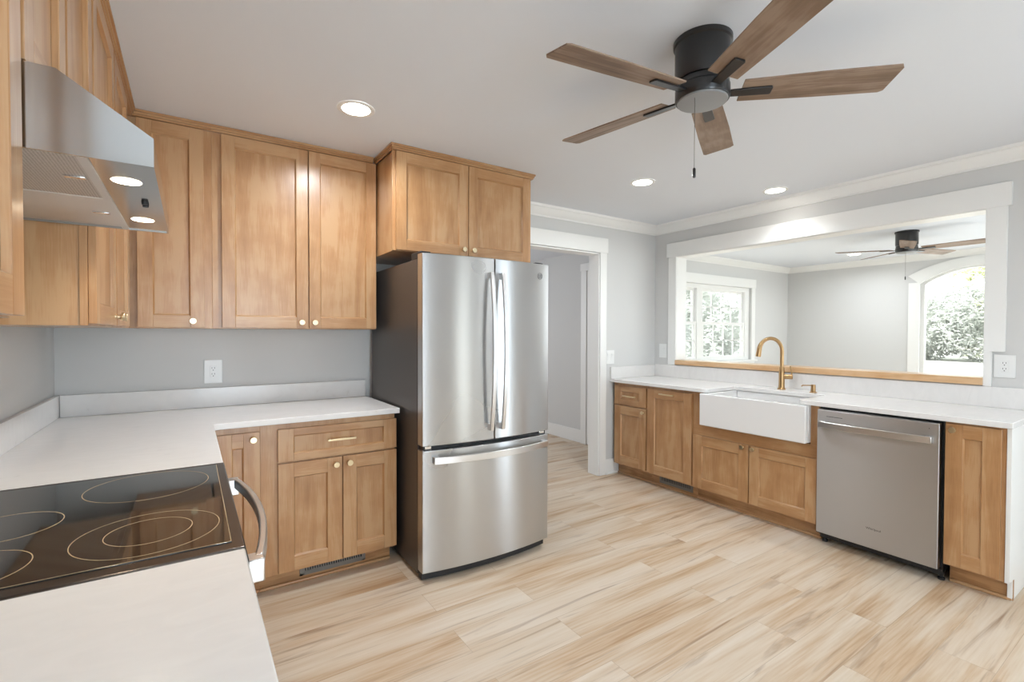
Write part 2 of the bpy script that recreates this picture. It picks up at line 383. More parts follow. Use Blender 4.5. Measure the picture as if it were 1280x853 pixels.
# white door in the hall wall, with casing
mb = MB(); mb.box(3.966, XR, 4.332, 4.43, 0, 2.10); mb.box(3.966, XR, 3.46, 3.55, 0, 2.10); mb.box(3.962, XR, 3.455, 4.44, 2.10, 2.19)
struct('trim_8', mb, TRIM, .003)
dm = MB(); dm.box(3.976, XR, 3.55, 4.332, .008, 2.10)
for z0, z1 in ((.22, .95), (1.08, 1.96)):
    for y0, y1 in ((3.65, 3.90), (3.98, 4.23)): dm.box(3.970, 3.977, y0, y1, z0, z1)
d1 = struct('door_1', dm, TRIM, .003)
struct('door_handle', MB().tube([(3.976, 3.60, 1.0), (3.93, 3.60, 1.0), (3.925, 3.64, 1.0), (3.925, 3.70, 1.0)], .009), BRASS, 0, d1)

# ---- far room double-hung window pair
mb = MB()
mb.box(7.24, 7.33, YF - .02, YF, .93, 2.052); mb.box(4.89, 4.98, YF - .02, YF, .93, 2.052); mb.box(4.87, 7.345, YF - .024, YF, 2.052, 2.186)
mb.box(4.86, 7.36, YF - .05, YF + .06, .92, .945); mb.box(4.89, 7.33, YF - .018, YF, .83, .92)
struct('trim_9', mb, TRIM, .003)
win = MB()
for a, b in ((7.13, 7.24), (5.93, 6.06), (4.98, 5.02)): win.box(a, b, YF + .03, YF + .11, .985, 1.99)
win.box(4.98, 7.24, YF + .03, YF + .11, 1.99, 2.05); win.box(4.98, 7.24, YF + .03, YF + .11, .95, .985)
w1 = struct('window_1', win, TRIM, .002)
def sash(x0, x1, z0, z1, y, name):
    m = MB(); t = .04
    m.box(x0, x0 + t, y, y + .03, z0, z1); m.box(x1 - t, x1, y, y + .03, z0, z1); m.box(x0 + t, x1 - t, y, y + .03, z0, z0 + t); m.box(x0 + t, x1 - t, y, y + .03, z1 - t, z1)
    for k in (1, 2, 3):
        x = x0 + t + (x1 - x0 - 2 * t) * k / 4; m.box(x - .009, x + .009, y + .006, y + .022, z0 + t, z1 - t)
    zm = (z0 + z1) / 2; m.box(x0 + t, x1 - t, y + .006, y + .022, zm - .009, zm + .009)
    s = struct(name, m, TRIM, 0, w1)
    struct('pane', MB().box(x0 + t, x1 - t, y + .012, y + .016, z0 + t, z1 - t), GLASS, 0, s)
for x0, x1 in ((6.06, 7.13), (5.02, 5.93)):
    sash(x0, x1, 1.475, 1.995, YF + .075, 'sash'); sash(x0, x1, .98, 1.515, YF + .04, 'sash')
# ---- arched glass door
mb = MB(); IN = arch(AHW - .005, AZ, ARISE); OUT = arch(AHW + .125, AZ + .118, ARISE + .0)
for side in (-1, 1): mb.box(XF - .02, XF, AY + side * (AHW - .005), AY + side * (AHW + .12), 0, AZ + .02)
for (a, b), (c, d) in zip(zip(IN, IN[1:]), zip(OUT, OUT[1:])):
    mb.prism([(XF - .024, *a), (XF - .024, *b), (XF - .024, *d), (XF - .024, *c)], (.024, 0, 0))
struct('trim_10', mb, TRIM)
mb = MB(); IN2 = arch(AHW - .05, AZ - .01, ARISE - .015); OUT2 = arch(AHW, AZ, ARISE)
for side in (-1, 1): mb.box(XF + .03, XF + .09, AY + side * (AHW - .05), AY + side * AHW, 0, AZ)
mb.box(XF + .03, XF + .09, AY - AHW, AY + AHW, 0, .06)
for (a, b), (c, d) in zip(zip(IN2, IN2[1:]), zip(OUT2, OUT2[1:])):
    mb.prism([(XF + .03, *a), (XF + .03, *b), (XF + .03, *d), (XF + .03, *c)], (.06, 0, 0))
w2 = struct('window_2', mb, TRIM)
mb = MB(); g = [(AY - AHW + .05, .06)] + IN2 + [(AY + AHW - .05, .06)]
mb.prism([(XF + .055, y, z) for y, z in g], (.005, 0, 0))
struct('pane', mb, GLASS, 0, w2)
# unseen glazed openings; the first south leaf and far-south one are added for light
for k, (a, b, c, e) in enumerate([(a, b, YS, 0) for a, b in SOUTH] + [(4.8, 7.8, YFS, 0), (-1.32, -.72, XR + .13, 1)]):
    mb = MB(); mp = (lambda u, v, w: (u, w, v)) if e == 0 else (lambda u, v, w: (w, u, v))
    for x0, x1, z0, z1 in ((a, a + .05, .08, 2.1), (b - .05, b, .08, 2.1), (a, b, .03, .08), (a, b, 2.1, 2.15), ((a + b) / 2 - .03, (a + b) / 2 + .03, .08, 2.1)):
        if x1 - x0 > .055 and x1 - x0 < .07 and b - a < 1: continue
        mb.box(x0, x1, z0, z1, c - .1, c - .04, mp)
    w = struct('window_%d' % (k + 3), mb, TRIM); struct('pane', MB().box(a + .05, b - .05, .08, 2.1, c - .075, c - .07, mp), GLASS, 0, w)

# ------------------------------------------------------------------ cabinets
def shaker(name, m, u0, u1, v0, v1, parent, w0=.0005, t=.019, st=.062, rec=.012, rail=None):
    rail = rail or st; mb = MB(); w1 = w0 + t
    mb.box(u0, u0 + st, v0, v1, w0, w1, m); mb.box(u1 - st, u1, v0, v1, w0, w1, m)
    mb.box(u0 + st, u1 - st, v0, v0 + rail, w0, w1, m, 'u'); mb.box(u0 + st, u1 - st, v1 - rail, v1, w0, w1, m, 'u')
    mb.box(u0 + st, u1 - st, v0 + rail, v1 - rail, w0, w1 - rec, m)
    # small chamfer round the panel
    c = .006; a0, a1, b0, b1 = u0 + st, u1 - st, v0 + rail, v1 - rail; wt, wb = w1 - .002, w1 - rec + .0003
    o = [(a0, b0), (a1, b0), (a1, b1), (a0, b1)]; i = [(a0 + c, b0 + c), (a1 - c, b0 + c), (a1 - c, b1 - c), (a0 + c, b1 - c)]
    r = random.uniform(0, 30)
    for k in range(4):
        j = (k + 1) % 4; ln = abs(o[j][0] - o[k][0]) + abs(o[j][1] - o[k][1])
        mb.face([m(*o[k], wt), m(*o[j], wt), m(*i[j], wb), m(*i[k], wb)], [(r, 0), (r, ln), (r + .008, ln), (r + .008, 0)], False)
    return obj(name, mb, MAPLE, parent, .0012)
def knob(m, u, v, parent, w=.0195):
    mb = MB(); mb.lathe([(.0, w), (.0085, w), (.0085, w + .003), (.0055, w + .005), (.0055, w + .014), (.0145, w + .017), (.0155, w + .019), (.0155, w + .026), (.0145, w + .0275), (0, w + .0275)], u, v, m, 24)
    return obj('knob', mb, BRASS, parent)
def pull(m, u0, u1, v, parent, w=.0195):
    mb = MB(); mb.box(u0, u1, v - .0055, v + .0055, w + .022, w + .032, m)
    for u in (u0 + .014, u1 - .014): mb.box(u - .0045, u + .0045, v - .0045, v + .0045, w, w + .023, m)
    return obj('bar_pull', mb, BRASS, parent, .0018)
def carcass(m, u0, u1, v0, v1, depth, parent, name='body'):
    """box with a face frame; side panels sit a little behind the frame's edge"""
    mb = MB()
    mb.box(u0 + .006, u1 - .006, v0, v1, -depth, -.019, m)
    mb.box(u0, u1, v0, v1, -.019, 0, m)
    return obj(name, mb, MAPLE, parent, .0012)
def crown_cab(m, u0, u1, parent, left=None, right=None, depth=.3):
    mb = MB()
    def strip(a0, a1, b0, b1): 
        mb.box(a0, a1, 2.409, 2.418, b0, b1 + .006, m, 'u')
    mb.box(u0, u1, 2.407, 2.417, -.02, .022, m, 'u'); mb.box(u0, u1, 2.417, 2.428, -.02, .028, m, 'u'); mb.box(u0, u1, 2.428, 2.4385, -.02, .035, m, 'u')
    if left is not None:
        mb.box(u0 - .008, u0, 2.407, 2.417, left, .022, m, 'w'); mb.box(u0 - .012, u0, 2.417, 2.428, left, .028, m, 'w'); mb.box(u0 - .018, u0, 2.428, 2.4385, left, .035, m, 'w')
    if right is not None:
        mb.box(u1, u1 + .008, 2.407, 2.417, right, .022, m, 'w'); mb.box(u1, u1 + .012, 2.417, 2.428, right, .028, m, 'w'); mb.box(u1, u1 + .018, 2.428, 2.4385, right, .035, m, 'w')
    return obj('crown_moulding', mb, MAPLE, parent, .001)
GU = 'maple shaker wall cabinets'; GB = 'maple shaker base cabinets'
# -- back wall, upper
mb_ = facing_back(3.0155)
t = thing('wall_cabinet', (-.04, 3.17, 1.37), 'single door maple wall cabinet in the corner beside the range hood', 'cabinet', GU)
carcass(mb_, -.252, .100, 1.370, 2.408, .300, t); crown_cab(mb_, -.250, .100, t)
d = shaker('door', mb_, -.215, .064, 1.376, 2.404, t); knob(mb_, .013, 1.408, d)
t = thing('wall_cabinet', (.55, 3.17, 1.37), 'tall two door maple wall cabinet above the back counter, left of the refrigerator', 'cabinet', GU)
carcass(mb_, .100, .976, 1.370, 2.408, .300, t); crown_cab(mb_, .100, .956, t)
d = shaker('door', mb_, .143, .573, 1.376, 2.404, t); knob(mb_, .536, 1.408, d)
d = shaker('door', mb_, .580, .974, 1.376, 2.404, t); knob(mb_, .607, 1.408, d)
mfr = facing_back(2.717)
t = thing('wall_cabinet', (1.47, 3.0, 1.83), 'deep two door maple cabinet above the refrigerator', 'cabinet', GU)
carcass(mfr, .979, 1.966, 1.830, 2.408, .600, t); crown_cab(mfr, .979, 1.966, t, -.30, -.60)
d = shaker('door', mfr, .996, 1.467, 1.834, 2.404, t); knob(mfr, 1.430, 1.872, d)
d = shaker('door', mfr, 1.472, 1.950, 1.834, 2.404, t); knob(mfr, 1.500, 1.872, d)
# -- left wall, upper
ml = facing_left(-.248)
t = thing('wall_cabinet', (-.41, 2.4, 1.37), 'maple wall cabinet on the left wall beyond the range hood', 'cabinet', GU)
mb = MB(); mb.box(1.868, 2.99, 1.370, 2.408, -.325, -.019, ml); mb.box(1.862, 2.99, 1.370, 2.408, -.019, 0, ml)
obj('body', mb, MAPLE, t, .0012); crown_cab(ml, 1.862, 3.010, t)
d = shaker('door', ml, 1.868, 2.330, 1.376, 2.404, t); knob(ml, 2.295, 1.408, d)
d = shaker('door', ml, 2.350, 2.790, 1.376, 2.404, t); knob(ml, 2.385, 1.408, d)
t = thing('wall_cabinet', (-.41, 1.49, 1.805), 'short two door maple cabinet above the steel range hood', 'cabinet', GU)
mb = MB(); mb.box(1.126, 1.862, 1.806, 2.408, -.325, 0, ml); obj('body', mb, MAPLE, t, .0012); crown_cab(ml, 1.126, 1.862, t)
shaker('door', ml, 1.140, 1.470, 1.812, 2.404, t); shaker('door', ml, 1.494, 1.834, 1.812, 2.404, t)
t = thing('wall_cabinet', (-.41, .75, 1.37), 'nearest maple wall cabinet at the left edge of the photo, before the hood', 'cabinet', GU)
carcass(ml, .40, 1.1255, 1.374, 2.408, .325, t); crown_cab(ml, .40, 1.1255, t)
d = shaker('door', ml, .415, .752, 1.378, 2.404, t); knob(ml, .715, 1.395, d)
d = shaker('door', ml, .758, 1.118, 1.378, 2.404, t); knob(ml, .79, 1.395, d)

# -- back wall, base
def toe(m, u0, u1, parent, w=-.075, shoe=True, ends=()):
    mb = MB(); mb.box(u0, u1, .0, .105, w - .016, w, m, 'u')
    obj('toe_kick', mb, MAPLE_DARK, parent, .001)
    mb = MB(); mb.box(u0, u1, 0, .017, w, w + .014, m, 'u'); obj('shoe_moulding', mb, MAPLE, parent, .006, seg=3)
mbb = facing_back(2.717)
t = thing('base_cabinet', (.64, 3.0, 0), 'maple base cabinet with one wide drawer over two doors, left of the refrigerator', 'cabinet', GB)
carcass(mbb, .288, .989, .100, .883, .595, t); toe(mbb, .288, .985, t)
d = shaker('drawer', mbb, .368, .994, .684, .853, t, st=.074, rail=.038); pull(mbb, .606, .755, .774, d)
d = shaker('door', mbb, .368, .685, .110, .674, t, st=.075); knob(mbb, .652, .637, d)
d = shaker('door', mbb, .692, .994, .110, .674, t, st=.072); knob(mbb, .724, .637, d)
t = thing('base_cabinet', (-.2, 2.6, 0), 'corner maple base cabinet with a narrow door beside the range', 'cabinet', GB)
mb = MB(); mb.box(.070, .288, .100, .883, -.019, 0, mbb); mb.box(-.57, .28, 2.736, 3.31, .100, .883); mb.box(-.57, .051, 1.895, 2.736, .100, .883); mb.box(.051, .070, 1.885, 2.717, .1, .883)
obj('body', mb, MAPLE, t, .0012); toe(mbb, .0, .288, t)
d = shaker('door', mbb, .092, .286, .110, .852, t, st=.072); knob(mbb, .256, .818, d)
mlb = facing_left(.052)
t = thing('base_cabinet', (-.25, .72, 0), 'maple base cabinet under the near counter in the left foreground', 'cabinet', GB)
carcass(mlb, .345, 1.100, .100, .883, .615, t); toe(mlb, .345, 1.10, t)
d = shaker('door', mlb, .352, .720, .110, .852, t); knob(mlb, .69, .81, d)
d = shaker('door', mlb, .725, 1.094, .110, .852, t); knob(mlb, .755, .81, d)
# -- right wall, base
mr = facing_right(3.389)
t = thing('base_cabinet', (3.68, 3.1, 0), 'narrow maple base cabinet with a small drawer, nearest the doorway', 'cabinet', GB)
carcass(mr, 2.892, 3.300, .105, .883, .585, t); toe(mr, 2.892, 3.300, t, -.064)
d = shaker('drawer', mr, 2.901, 3.280, .682, .858, t, st=.078, rail=.052); pull(mr, 3.004, 3.155, .767, d)
d = shaker('door', mr, 2.901, 3.280, .120, .668, t, st=.078); knob(mr, 2.926, .637, d)
t = thing('base_cabinet', (3.68, 2.65, 0), 'maple pull-out base cabinet with one tall front, left of the sink', 'cabinet', GB)
carcass(mr, 2.420, 2.892, .105, .883, .585, t); toe(mr, 2.420, 2.892, t, -.064)
d = shaker('pull_out_front', mr, 2.430, 2.883, .118, .862, t, st=.075); pull(mr, 2.588, 2.737, .828, d)
t = thing('base_cabinet', (3.68, 1.95, 0), 'maple base cabinet with two doors below the white farmhouse sink', 'cabinet', GB)
mb = MB(); mb.box(1.486, 2.420, .105, .62, -.585, -.019, mr); mb.box(1.486, 2.420, .105, .622, -.019, 0, mr, 'u')
mb.box(1.486, 1.5365, .622, .883, -.585, 0, mr); mb.box(2.3225, 2.420, .622, .883, -.585, 0, mr)
obj('body', mb, MAPLE, t, .0012); toe(mr, 1.486, 2.420, t, -.064)
d = shaker('door', mr, 1.949, 2.413, .112, .536, t, st=.078); knob(mr, 1.990, .516, d)
d = shaker('door', mr, 1.489, 1.942, .112, .536, t, st=.070); knob(mr, 1.912, .516, d)
t = thing('base_cabinet', (3.68, .74, 0), 'single door maple base cabinet right of the dishwasher with a white end panel', 'cabinet', GB)
carcass(mr, .621, .857, .105, .883, .585, t); toe(mr, .600, .845, t, -.064)
d = shaker('door', mr, .637, .853, .116, .872, t, st=.070); knob(mr, .821, .842, d)
mb = MB(); mb.prism([(3.383, .602, .105), (3.383, .602, .883), (3.992, .602, .883), (3.992, .602, .001), (3.44, .602, .001), (3.44, .602, .105)], (0, .018, 0))
obj('end_panel', mb, TRIM, t, .001, 'white painted end panel')

# toe-kick registers
def register(m, u0, u1, v0, v1, w, label):
    t = thing('toe_kick_register', m((u0 + u1) / 2, v0, w), label, 'vent', 'toe kick heating registers')
    mb = MB(); mb.box(u0, u1, v0, v0 + .009, w, w + .004, m); mb.box(u0, u1, v1 - .006, v1, w, w + .004, m); mb.box(u0, u0 + .02, v0, v1, w, w + .004, m); mb.box(u1 - .02, u1, v0, v1, w, w + .004, m)
    obj('frame', mb, GRILLE, t); obj('dark_opening', MB().box(u0 + .018, u1 - .018, v0 + .006, v1 - .004, w, w + .0012, m), DARK, t)
    mb = MB(); k = u0 + .02
    while k < u1 - .022: mb.box(k, k + .006, v0 + .008, v1 - .005, w + .001, w + .0035, m); k += .0125
    mb.box(u0 + .02, u1 - .02, v0 + .008, v0 + .022, w + .001, w + .004, m)
    obj('louvre', mb, GRILLE, t)
register(mbb, .484, .838, .030, .090, -.0745, 'grey slotted heating register in the toe kick left of the refrigerator')
register(mr, 2.465, 2.805, .030, .090, -.0635, 'dark slotted heating register in the toe kick below the pull-out cabinet')

# ------------------------------------------------------------------ counters
def slab(poly, z0, z1): return MB().prism([(x, y, z0) for x, y in poly], (0, 0, z1 - z0))
t = thing('countertop', (0, 2.6, .884), 'L-shaped white quartz countertop in the left corner, with backsplash', 'countertop', 'white quartz countertops')
rc = .025; cc = [(.0895 + rc - rc * math.cos(a), 2.679 - rc + rc * math.sin(a)) for a in [R(90) * k / 6 for k in range(7)]]
poly = [(XL + .001, YB - .001), (XL + .001, 1.880), (.0895, 1.880)] + cc + [(1.008, 2.679), (1.008, YB - .001)]
obj('slab', slab(poly, .884, .914), QUARTZ, t, .003)
obj('backsplash', MB().box(XL + .021, .999, YB - .020, YB - .001, .914, 1.027), QUARTZ, t, .002)
obj('backsplash', MB().box(XL + .001, XL + .020, 1.880, YB - .001, .914, 1.027), QUARTZ, t, .002)
t = thing('countertop', (-.25, .72, .884), 'white quartz countertop in the left foreground, nearest side of the range', 'countertop', 'white quartz countertops')
obj('slab', MB().box(XL + .001, .0895, .330, 1.108, .884, .914), QUARTZ, t, .003)
obj('backsplash', MB().box(XL + .001, XL + .020, .330, 1.108, .914, 1.027), QUARTZ, t, .002)
t = thing('countertop', (3.67, 1.96, .884), 'long white quartz countertop around the farmhouse sink, with backsplash', 'countertop', 'white quartz countertops')
poly = [(3.349, .595), (3.993, .595), (3.993, YB - .001), (3.346, YB - .001), (3.349, 2.330), (3.365, 2.300), (3.38, 2.287), (3.745, 2.287), (3.745, 1.602), (3.38, 1.602), (3.365, 1.596), (3.349, 1.575)]
obj('slab', slab(poly, .884, .914), QUARTZ, t, .003)
obj('backsplash', MB().box(3.976, 3.993, .595, YB - .021, .914, 1.0365), QUARTZ, t, .002)
obj('backsplash', MB().box(3.349, 3.993, YB - .020, YB - .001, .914, 1.027), QUARTZ, t, .002)
tag(obj('ledge', MB().box(3.962, 4.160, .837, 3.054, 1.0425, 1.0875, grain='v'), OAK, None, .004, seg=3), 'long light oak ledge along the bottom of the pass-through opening', 'ledge')

# ------------------------------------------------------------------ farmhouse sink, faucet, soap pump
t = thing('farmhouse_sink', (3.55, 1.93, .632), 'white apron front farmhouse sink set in the right counter', 'sink')
mb = MB(); y0, y1, x0, x1 = 1.537, 2.322, 3.318, 3.80; wl = .045
mb.box(x0, x0 + .038, y0, y1, .632, .8815); mb.box(x0 + .038, x1, y0, y0 + wl, .632, .8815); mb.box(x0 + .038, x1, y1 - wl, y1, .632, .8815); mb.box(x1 - wl, x1, y0 + wl, y1 - wl, .66, .8815); mb.box(x0 + .038, x1 - wl, y0 + wl, y1 - wl, .66, .70)
obj('basin', mb, CERAMIC, t, .008, seg=4)
obj('drain', MB().lathe([(0, .701), (.043, .701), (.045, .704), (.036, .706), (.03, .702), (0, .702)], 3.58, 1.93), CHROME, t, 0, 'metal drain')
t = thing('kitchen_faucet', (3.846, 1.960, .914), 'brushed gold gooseneck faucet behind the farmhouse sink', 'faucet')
mb = MB(); mb.lathe([(0, .9145), (.030, .9145), (.030, .920), (.0235, .926), (.0215, .95), (.0205, 1.03), (.0195, 1.085), (.0150, 1.092), (0, 1.092)], 3.846, 1.960)
obj('base', mb, BRASS_F, t)
dx, dy = -.86, .51; c0 = Vector((3.846, 1.960, 1.212)); rr = .092
pts = [(3.846, 1.960, 1.08), (3.846, 1.960, 1.15)]
for k in range(0, 19):
    a = math.pi * (1 - k / 18 * .97); px = rr + rr * math.cos(a); pts.append((c0.x + dx * px, c0.y + dy * px, c0.z + 1.10 * rr * math.sin(a)))
rad = [.0135] * 16 + [.0140, .0155, .0165, .0175, .0180]
obj('spout', MB().tube(pts, rad[:len(pts)], 18), BRASS_F, t)
e = Vector(pts[-1]); q = (Vector(pts[-1]) - Vector(pts[-2])).normalized()
obj('spray_head', MB().tube([e - q * .002, e + q * .042, e + q * .052], [.0180, .0195, .0185], 18), BRASS_F, t)
s = Vector((.45, -.89, 0)).normalized()
h0 = Vector((3.846, 1.960, 1.015))
hd = obj('handle_hub', MB().tube([h0, h0 + s * .072, h0 + s * .075], [.0185, .0185, .015], 18), BRASS_F, t)
obj('lever', MB().bar([h0 + s * .062 + Vector((0, 0, .005)), h0 + s * .068 + Vector((0, 0, .035)), h0 + s * .056 + Vector((0, 0, .085))], Vector((s.y, -s.x, 0)), .010, .005), BRASS_F, hd, .002)
t = thing('soap_dispenser', (3.838, 1.726, .914), 'small brushed gold soap pump on the counter right of the faucet', 'soap dispenser')
mb = MB(); mb.lathe([(0, .9145), (.025, .9145), (.025, .919), (.0165, .922), (.0155, .965), (.0145, .973), (0, .973)], 3.838, 1.726)
obj('pump_body', mb, BRASS_F, t)
obj('spout', MB().tube([(3.838, 1.726, .966), (3.800, 1.748, .968), (3.768, 1.767, .968), (3.760, 1.772, .962)], .0045, 10), BRASS_F, t)

# ------------------------------------------------------------------ lettering helper
def text_mesh(name, s, size, mat, parent, origin, xdir, updir, label=None):
    cu = bpy.data.curves.new(name, 'FONT'); cu.body = s; cu.size = size; cu.extrude = .0002; cu.align_x = 'CENTER'; cu.align_y = 'CENTER'
    o = bpy.data.objects.new(name + '_tmp', cu); COL.objects.link(o); bpy.context.view_layer.update()
    me = bpy.data.meshes.new_from_object(o.evaluated_get(bpy.context.evaluated_depsgraph_get()))
    bpy.data.objects.remove(o)
    x = Vector(xdir).normalized(); u = Vector(updir).normalized(); n = x.cross(u)
    M = Matrix(((x.x, u.x, n.x, origin[0]), (x.y, u.y, n.y, origin[1]), (x.z, u.z, n.z, origin[2]), (0, 0, 0, 1)))
    me.transform(Matrix.Translation(-WORLD[parent.name]) @ M); me.name = name
    me.materials.clear(); me.materials.append(mat)
    r = bpy.data.objects.new(name, me); COL.objects.link(r); r.parent = parent; WORLD[r.name] = WORLD[parent.name].copy()
    return r

# ------------------------------------------------------------------ refrigerator
FX0, FX1, FYE, BULGE = 1.022, 1.868, 2.388, .040
def fy(x): k = (x - (FX0 + FX1) / 2) / ((FX1 - FX0) / 2); return FYE - BULGE * (1 - k * k)
def curved(x0, x1, z0, z1, yb, n=20):
    pts = [(x1, yb, z0), (x0, yb, z0)] + [(x0 + (x1 - x0) * k / n, fy(x0 + (x1 - x0) * k / n), z0) for k in range(n + 1)]
    return MB().prism(pts, (0, 0, z1 - z0))
t = thing('refrigerator', (1.445, 2.8, 0), 'stainless french door refrigerator with bottom freezer beside the doorway', 'refrigerator')
obj('body', MB().box(FX0 + .004, FX1 - .004, 2.462, 3.25, .03, 1.752), BODY, t, .004)
XS = 1.449
HN = []
dl = obj('door', curved(FX0, XS - .003, .742, 1.775, 2.450), STEEL, t, .004, seg=3)
dr = obj('door', curved(XS + .003, FX1, .742, 1.775, 2.450), STEEL, t, .004, seg=3)
fz = obj('freezer_drawer', curved(FX0, FX1, .058, .718, 2.450), STEEL, t, .004, seg=3)
obj('gasket', MB().box(FX0 + .012, FX1 - .012, 2.404, 2.463, .075, 1.765), DARK, t)
obj('base_grille', MB().prism([(FX0 + .01, 2.46, .012), (FX1 - .01, 2.46, .012)] + [(FX1 - .01 - (FX1 - FX0 - .02) * k / 16, fy(FX1 - .01 - (FX1 - FX0 - .02) * k / 16) + .035, .012) for k in range(17)], (0, 0, .062)), DARK, t)
def vhandle(x, par, sgn):
    zs = [.800 + (1.692 - .800) * k / 20 for k in range(21)]
    def d(z): k = (z - 1.246) / .446; return .030 + .034 * (1 - k * k)
    y = fy(x); m = MB()
    m.bar([(x + sgn * .0, y - d(z), z) for z in zs], (1, 0, 0), .0115, .007)
    for z0, z1 in ((.800, .836), (1.656, 1.692)): m.box(x - .0115, x + .0115, y - .034, y + .001, z0, z1)
    obj('handle', m, STEEL_SM, par, .002)
vhandle(1.412, dl, -1); vhandle(1.488, dr, 1)
m = MB(); n = 24; xa, xb = 1.075, 1.838
m.bar([(xa + (xb - xa) * k / n, fy(xa + (xb - xa) * k / n) - .030 - .026 * (1 - (2 * k / n - 1) ** 2), .668) for k in range(n + 1)], (0, 0, 1), .0185, .007)
for a, b in ((xa, xa + .035), (xb - .035, xb)): m.box(a, b, fy(a) - .032, fy(b) + .02, .650, .686)
obj('handle', m, STEEL_SM, fz, .002)
for xx in (FX0 + .02, FX1 - .06):
    obj('hinge', MB().box(xx, xx + .04, 2.40, 2.455, .720, .740), CHROME, t, .004)
obj('hinge_cover', MB().box(FX0 + .008, FX0 + .07, 2.43, 2.56, 1.752, 1.792), DARK, t, .006)
obj('hinge_cover', MB().box(FX1 - .07, FX1 - .008, 2.43, 2.56, 1.752, 1.792), DARK, t, .006)
ex, ez = 1.790, 1.700; ey = fy(ex) - .0015; nrm = Vector((-(fy(ex + .01) - fy(ex - .01)) / .02, 1, 0)).normalized(); tx = Vector((nrm.y, -nrm.x, 0))
def P(a, b, w=0): return tuple(Vector((ex, ey, ez)) + tx * a + Vector((0, 0, b)) - nrm * w)
em = MB(); em.tube([P(.019 * math.cos(R(k * 12)), .019 * math.sin(R(k * 12))) for k in range(31)], .0016, 8, False)
for k in range(4):   # four swirls just inside the ring
    b = R(45 + 90 * k); em.tube([P(.0165 * math.cos(b) + .004 * math.cos(q + b), .0165 * math.sin(b) + .004 * math.sin(q + b)) for q in [R(30 * j) for j in range(9)]], .0009, 6)
em.tube([P(-.003 + .0055 * math.cos(R(a)), .002 + .0065 * math.sin(R(a))) for a in range(40, 330, 20)] + [P(-.001, -.009), P(-.007, -.012), P(-.010, -.008)], .0012, 6)
em.tube([P(.003, .001), P(.008, .004), P(.009, .008), P(.006, .009), P(.004, .003), P(.006, -.005), P(.011, -.003)], .0012, 6)
obj('emblem', em, plain('emblem_grey', (.34, .34, .35), .3, .8), dr)

# ------------------------------------------------------------------ dishwasher
t = thing('dishwasher', (3.67, 1.17, 0), 'stainless dishwasher between the sink cabinet and the end cabinet', 'dishwasher')
obj('tub', MB().box(3.400, 3.95, .862, 1.482, .05, .880), DARK, t)
dd = obj('door', MB().box(3.345, 3.398, .870, 1.478, .078, .868), STEEL_DW, t, .004, seg=3)
obj('toe_panel', MB().box(3.415, 3.44, .862, 1.482, .028, .078).box(3.36, 3.42, .862, 1.482, .070, .077), DARK, t)
for yy in (.845, 1.43): obj('leg', MB().lathe([(0, .001), (.016, .001), (.016, .012), (.008, .014), (.008, .06), (0, .06)], 3.43, yy + .03), DARK, t)
m = MB(); n = 20; ya, yb2 = .898, 1.462
m.bar([(3.345 - .026 - .022 * (1 - (2 * k / n - 1) ** 2), ya + (yb2 - ya) * k / n, .777) for k in range(n + 1)], (0, 0, 1), .0185, .007)
for a, b in ((ya, ya + .03), (yb2 - .03, yb2)): m.box(3.345 - .028, 3.347, a, b, .7585, .7955)
obj('handle', m, STEEL_SM, dd, .002)
text_mesh('logo_lettering', 'Whirlpool', .018, INK, dd, (3.3446, 1.165, .195), (0, -1, 0), (0, 0, 1))
obj('control_print', MB().box(3.3444, 3.3452, 1.335, 1.425, .826, .829), INK, dd)
obj('indicator_light', MB().box(3.3444, 3.3452, .912, .916, .834, .838), INK, dd)

# ------------------------------------------------------------------ range
t = thing('electric_range', (-.24, 1.494, 0), 'black glass top electric range between the two left counters', 'range')
obj('body', MB().box(-.555, .062, 1.114, 1.876, .06, .895), BODY, t, .002)
obj('leg', MB().lathe([(0, 0), (.018, 0), (.018, .06), (0, .06)], .02, 1.16), DARK, t); obj('leg', MB().lathe([(0, 0), (.018, 0), (.018, .06), (0, .06)], .02, 1.83), DARK, t)
ck = obj('cooktop', MB().box(-.565, .092, 1.112, 1.878, .896, .915), plain('cooktop_frame_steel', (.10, .085, .075), .25, .8), t, .004, seg=3)
obj('glass_surface', MB().box(-.53, .069, 1.150, 1.848, .9135, .9168), GLASSTOP, ck, .001)
def ring(x, y, r, par):
    m = MB(); m.lathe([(r - .0009, .9169), (r - .0009, .9171), (r + .0009, .9171), (r + .0009, .9169)], x, y, ident, 72)
    obj('burner_ring', m, RINGM, par)
gs = bpy.data.objects['glass_surface']
for x, y, r in ((-.077, 1.301, .130), (-.077, 1.310, .078), (-.100, 1.700, .142), (-.345, 1.505, .097), (-.350, 1.262, .096)): ring(x, y, r, gs)
obj('glass_border', MB().box(.0672, .0685, 1.152, 1.846, .9166, .9171).box(-.528, .0685, 1.152, 1.1532, .9166, .9171), RINGM, gs)
od = obj('oven_door', MB().box(.062, .098, 1.118, 1.872, .25, .885), DARK, t, .004)
m = MB(); n = 20
m.bar([(.118 + .036 * (1 - (2 * k / n - 1) ** 2), 1.145 + (1.80 - 1.145) * k / n, .862) for k in range(n + 1)], (0, 0, 1), .015, .009)
obj('handle', m, STEEL_SM, od, .005, seg=3)
for a, b in ((1.128, 1.168), (1.775, 1.815)): obj('handle_bracket', MB().box(.096, .128, a, b, .826, .876), STEEL_SM, od, .003)
obj('drawer', MB().box(.062, .095, 1.118, 1.872, .07, .24), DARK, t, .004)

